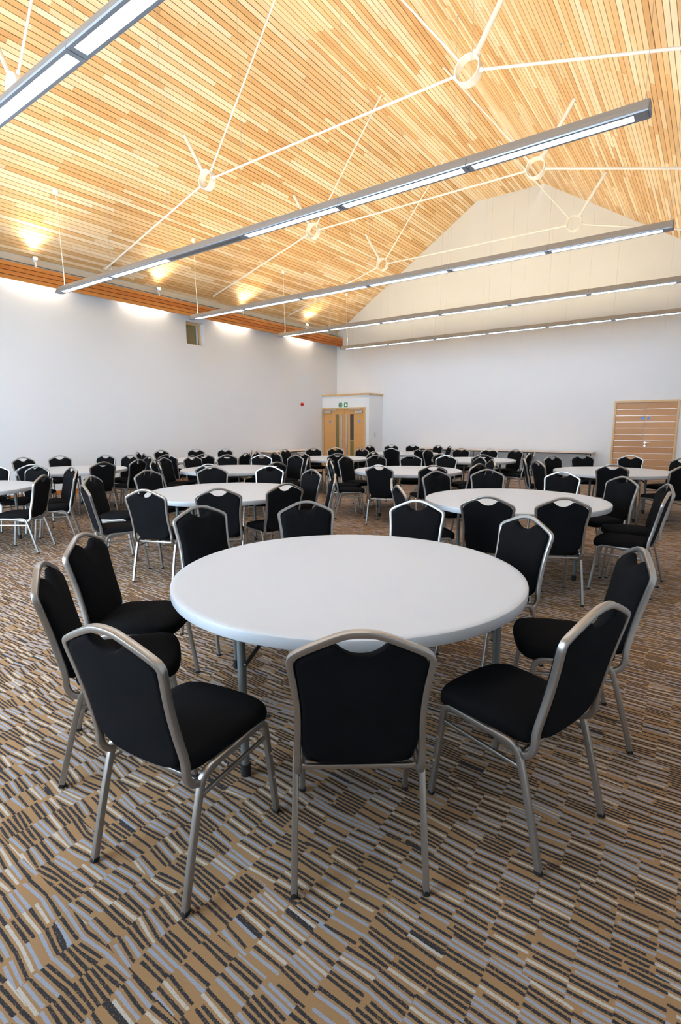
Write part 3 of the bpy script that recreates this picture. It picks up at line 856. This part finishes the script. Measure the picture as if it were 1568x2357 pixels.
    for sc, z in ((0.80, 0.416), (0.95, 0.417), (0.985, 0.424), (1.0, 0.438), (0.995, 0.455), (0.965, 0.470), (0.90, 0.478), (0.70, 0.484), (0.40, 0.487)):
        rings.append([(x * sc, F0 + cy + (y - cy) * sc, z + (0.012 * ((y - cy) / 0.21) if y > cy else 0.0) * -0.6) for x, y in pl])
    vs = [p for r in rings for p in r]; m = len(rings)
    vs += [(0, F0 + cy, 0.416), (0, F0 + cy, 0.488)]
    fs = [(j * n + i, j * n + (i + 1) % n, (j + 1) * n + (i + 1) % n, (j + 1) * n + i) for j in range(m - 1) for i in range(n)]
    fs += [(m * n, (i + 1) % n, i) for i in range(n)] + [(m * n + 1, (m - 1) * n + i, (m - 1) * n + (i + 1) % n) for i in range(n)]
    MB().add(vs, fs, 0, True).build('seat', M['fabric'], c)
    return c

RANK = {1: ['the only one'], 2: ['left-hand one', 'right-hand one'], 3: ['leftmost', 'middle one', 'rightmost'], 4: ['leftmost', 'second from left', 'third from left', 'rightmost'],
        5: ['leftmost', 'second from left', 'middle one', 'second from right', 'rightmost'], 6: ['leftmost', 'second from left', 'third from left', 'third from right', 'second from right', 'rightmost']}
proto_c = make_chair()
KIDS = children_map()
CT = tree(proto_c)
first = True
for k, L in CHAIRS.items():
    tc = Vector(TC[k]); v = tc.normalized(); r = Vector((v.y, -v.x))
    sides = {'near': [], 'far': [], 'left': [], 'right': []}
    for x, y, a in L:
        d = Vector((x, y)) - tc
        ph = degrees(atan2(d.dot(r), d.dot(v)))
        s = 'far' if abs(ph) < 55 else ('near' if abs(ph) > 125 else ('right' if ph > 0 else 'left'))
        sides[s].append((x, y, a))
    for s, Q in sides.items():
        if s in ('near', 'far'): Q.sort(key=lambda q: project((q[0], q[1], 0.9))[0])
        else: Q.sort(key=lambda q: hypot(q[0], q[1]))
        for i, (x, y, a) in enumerate(Q):
            o = proto_c if first else copy_tree(CT)
            first = False
            o.location = (x, y, 0); o.rotation_euler = (0, 0, radians(a - 90))
            if s in ('near', 'far'):
                lb = 'black chair, %s on %s side of %s' % (RANK[len(Q)][i], s, WHERE[k])
            else:
                w_ = {1: ['the only one'], 2: ['nearer one', 'farther one'], 3: ['nearest', 'middle one', 'farthest'], 4: ['nearest', 'second nearest', 'second farthest', 'farthest']}[len(Q)][i]
                lb = 'black chair, %s on %s side of %s' % (w_, s, WHERE[k])
            tag(o, lb, 'chair', 'black banquet chairs at the round tables')

# ------------------------------------------------------------------ trestle tables along the walls
def trestle(x, y, rz, ln, label, h=0.735):
    t = empty('trestle_table', (x, y, 0), rz); tag(t, label, 'table', 'folded-leg trestle tables along the walls')
    d = 0.70
    MB().box(-ln / 2, ln / 2, -d / 2, d / 2, h - 0.022, h).build('tabletop', M['trestle_top'], t)
    MB().box(-ln / 2 + 0.01, ln / 2 - 0.01, -d / 2 - 0.002, -d / 2 + 0.012, h - 0.045, h - 0.018).box(-ln / 2 + 0.01, ln / 2 - 0.01, d / 2 - 0.02, d / 2 - 0.008, h - 0.045, h - 0.022).build('apron', M['black_steel'], t)
    for sx in (-1, 1):
        xx = sx * (ln / 2 - 0.12)
        f = MB().tube((xx, -d / 2 + 0.06, 0), (xx, -d / 2 + 0.06, h - 0.03), 0.014, 10).tube((xx, d / 2 - 0.06, 0), (xx, d / 2 - 0.06, h - 0.03), 0.014, 10)
        f.tube((xx, -d / 2 + 0.06, 0.12), (xx, d / 2 - 0.06, 0.12), 0.010, 8)
        f.build('leg_frame', M['black_steel'], t)
    return t
trestle(-3.52, YB - 0.42, 0, 1.83, 'beige trestle table by the back wall, nearest the panelled door')
trestle(-5.38, YB - 0.42, 0, 1.83, 'beige trestle table by the back wall, middle of three')
trestle(-7.24, YB - 0.42, 0, 1.83, 'beige trestle table by the back wall, nearest the porch')
trestle(-11.28, 12.75, pi / 2, 1.83, 'beige trestle table against the left wall', 0.69)
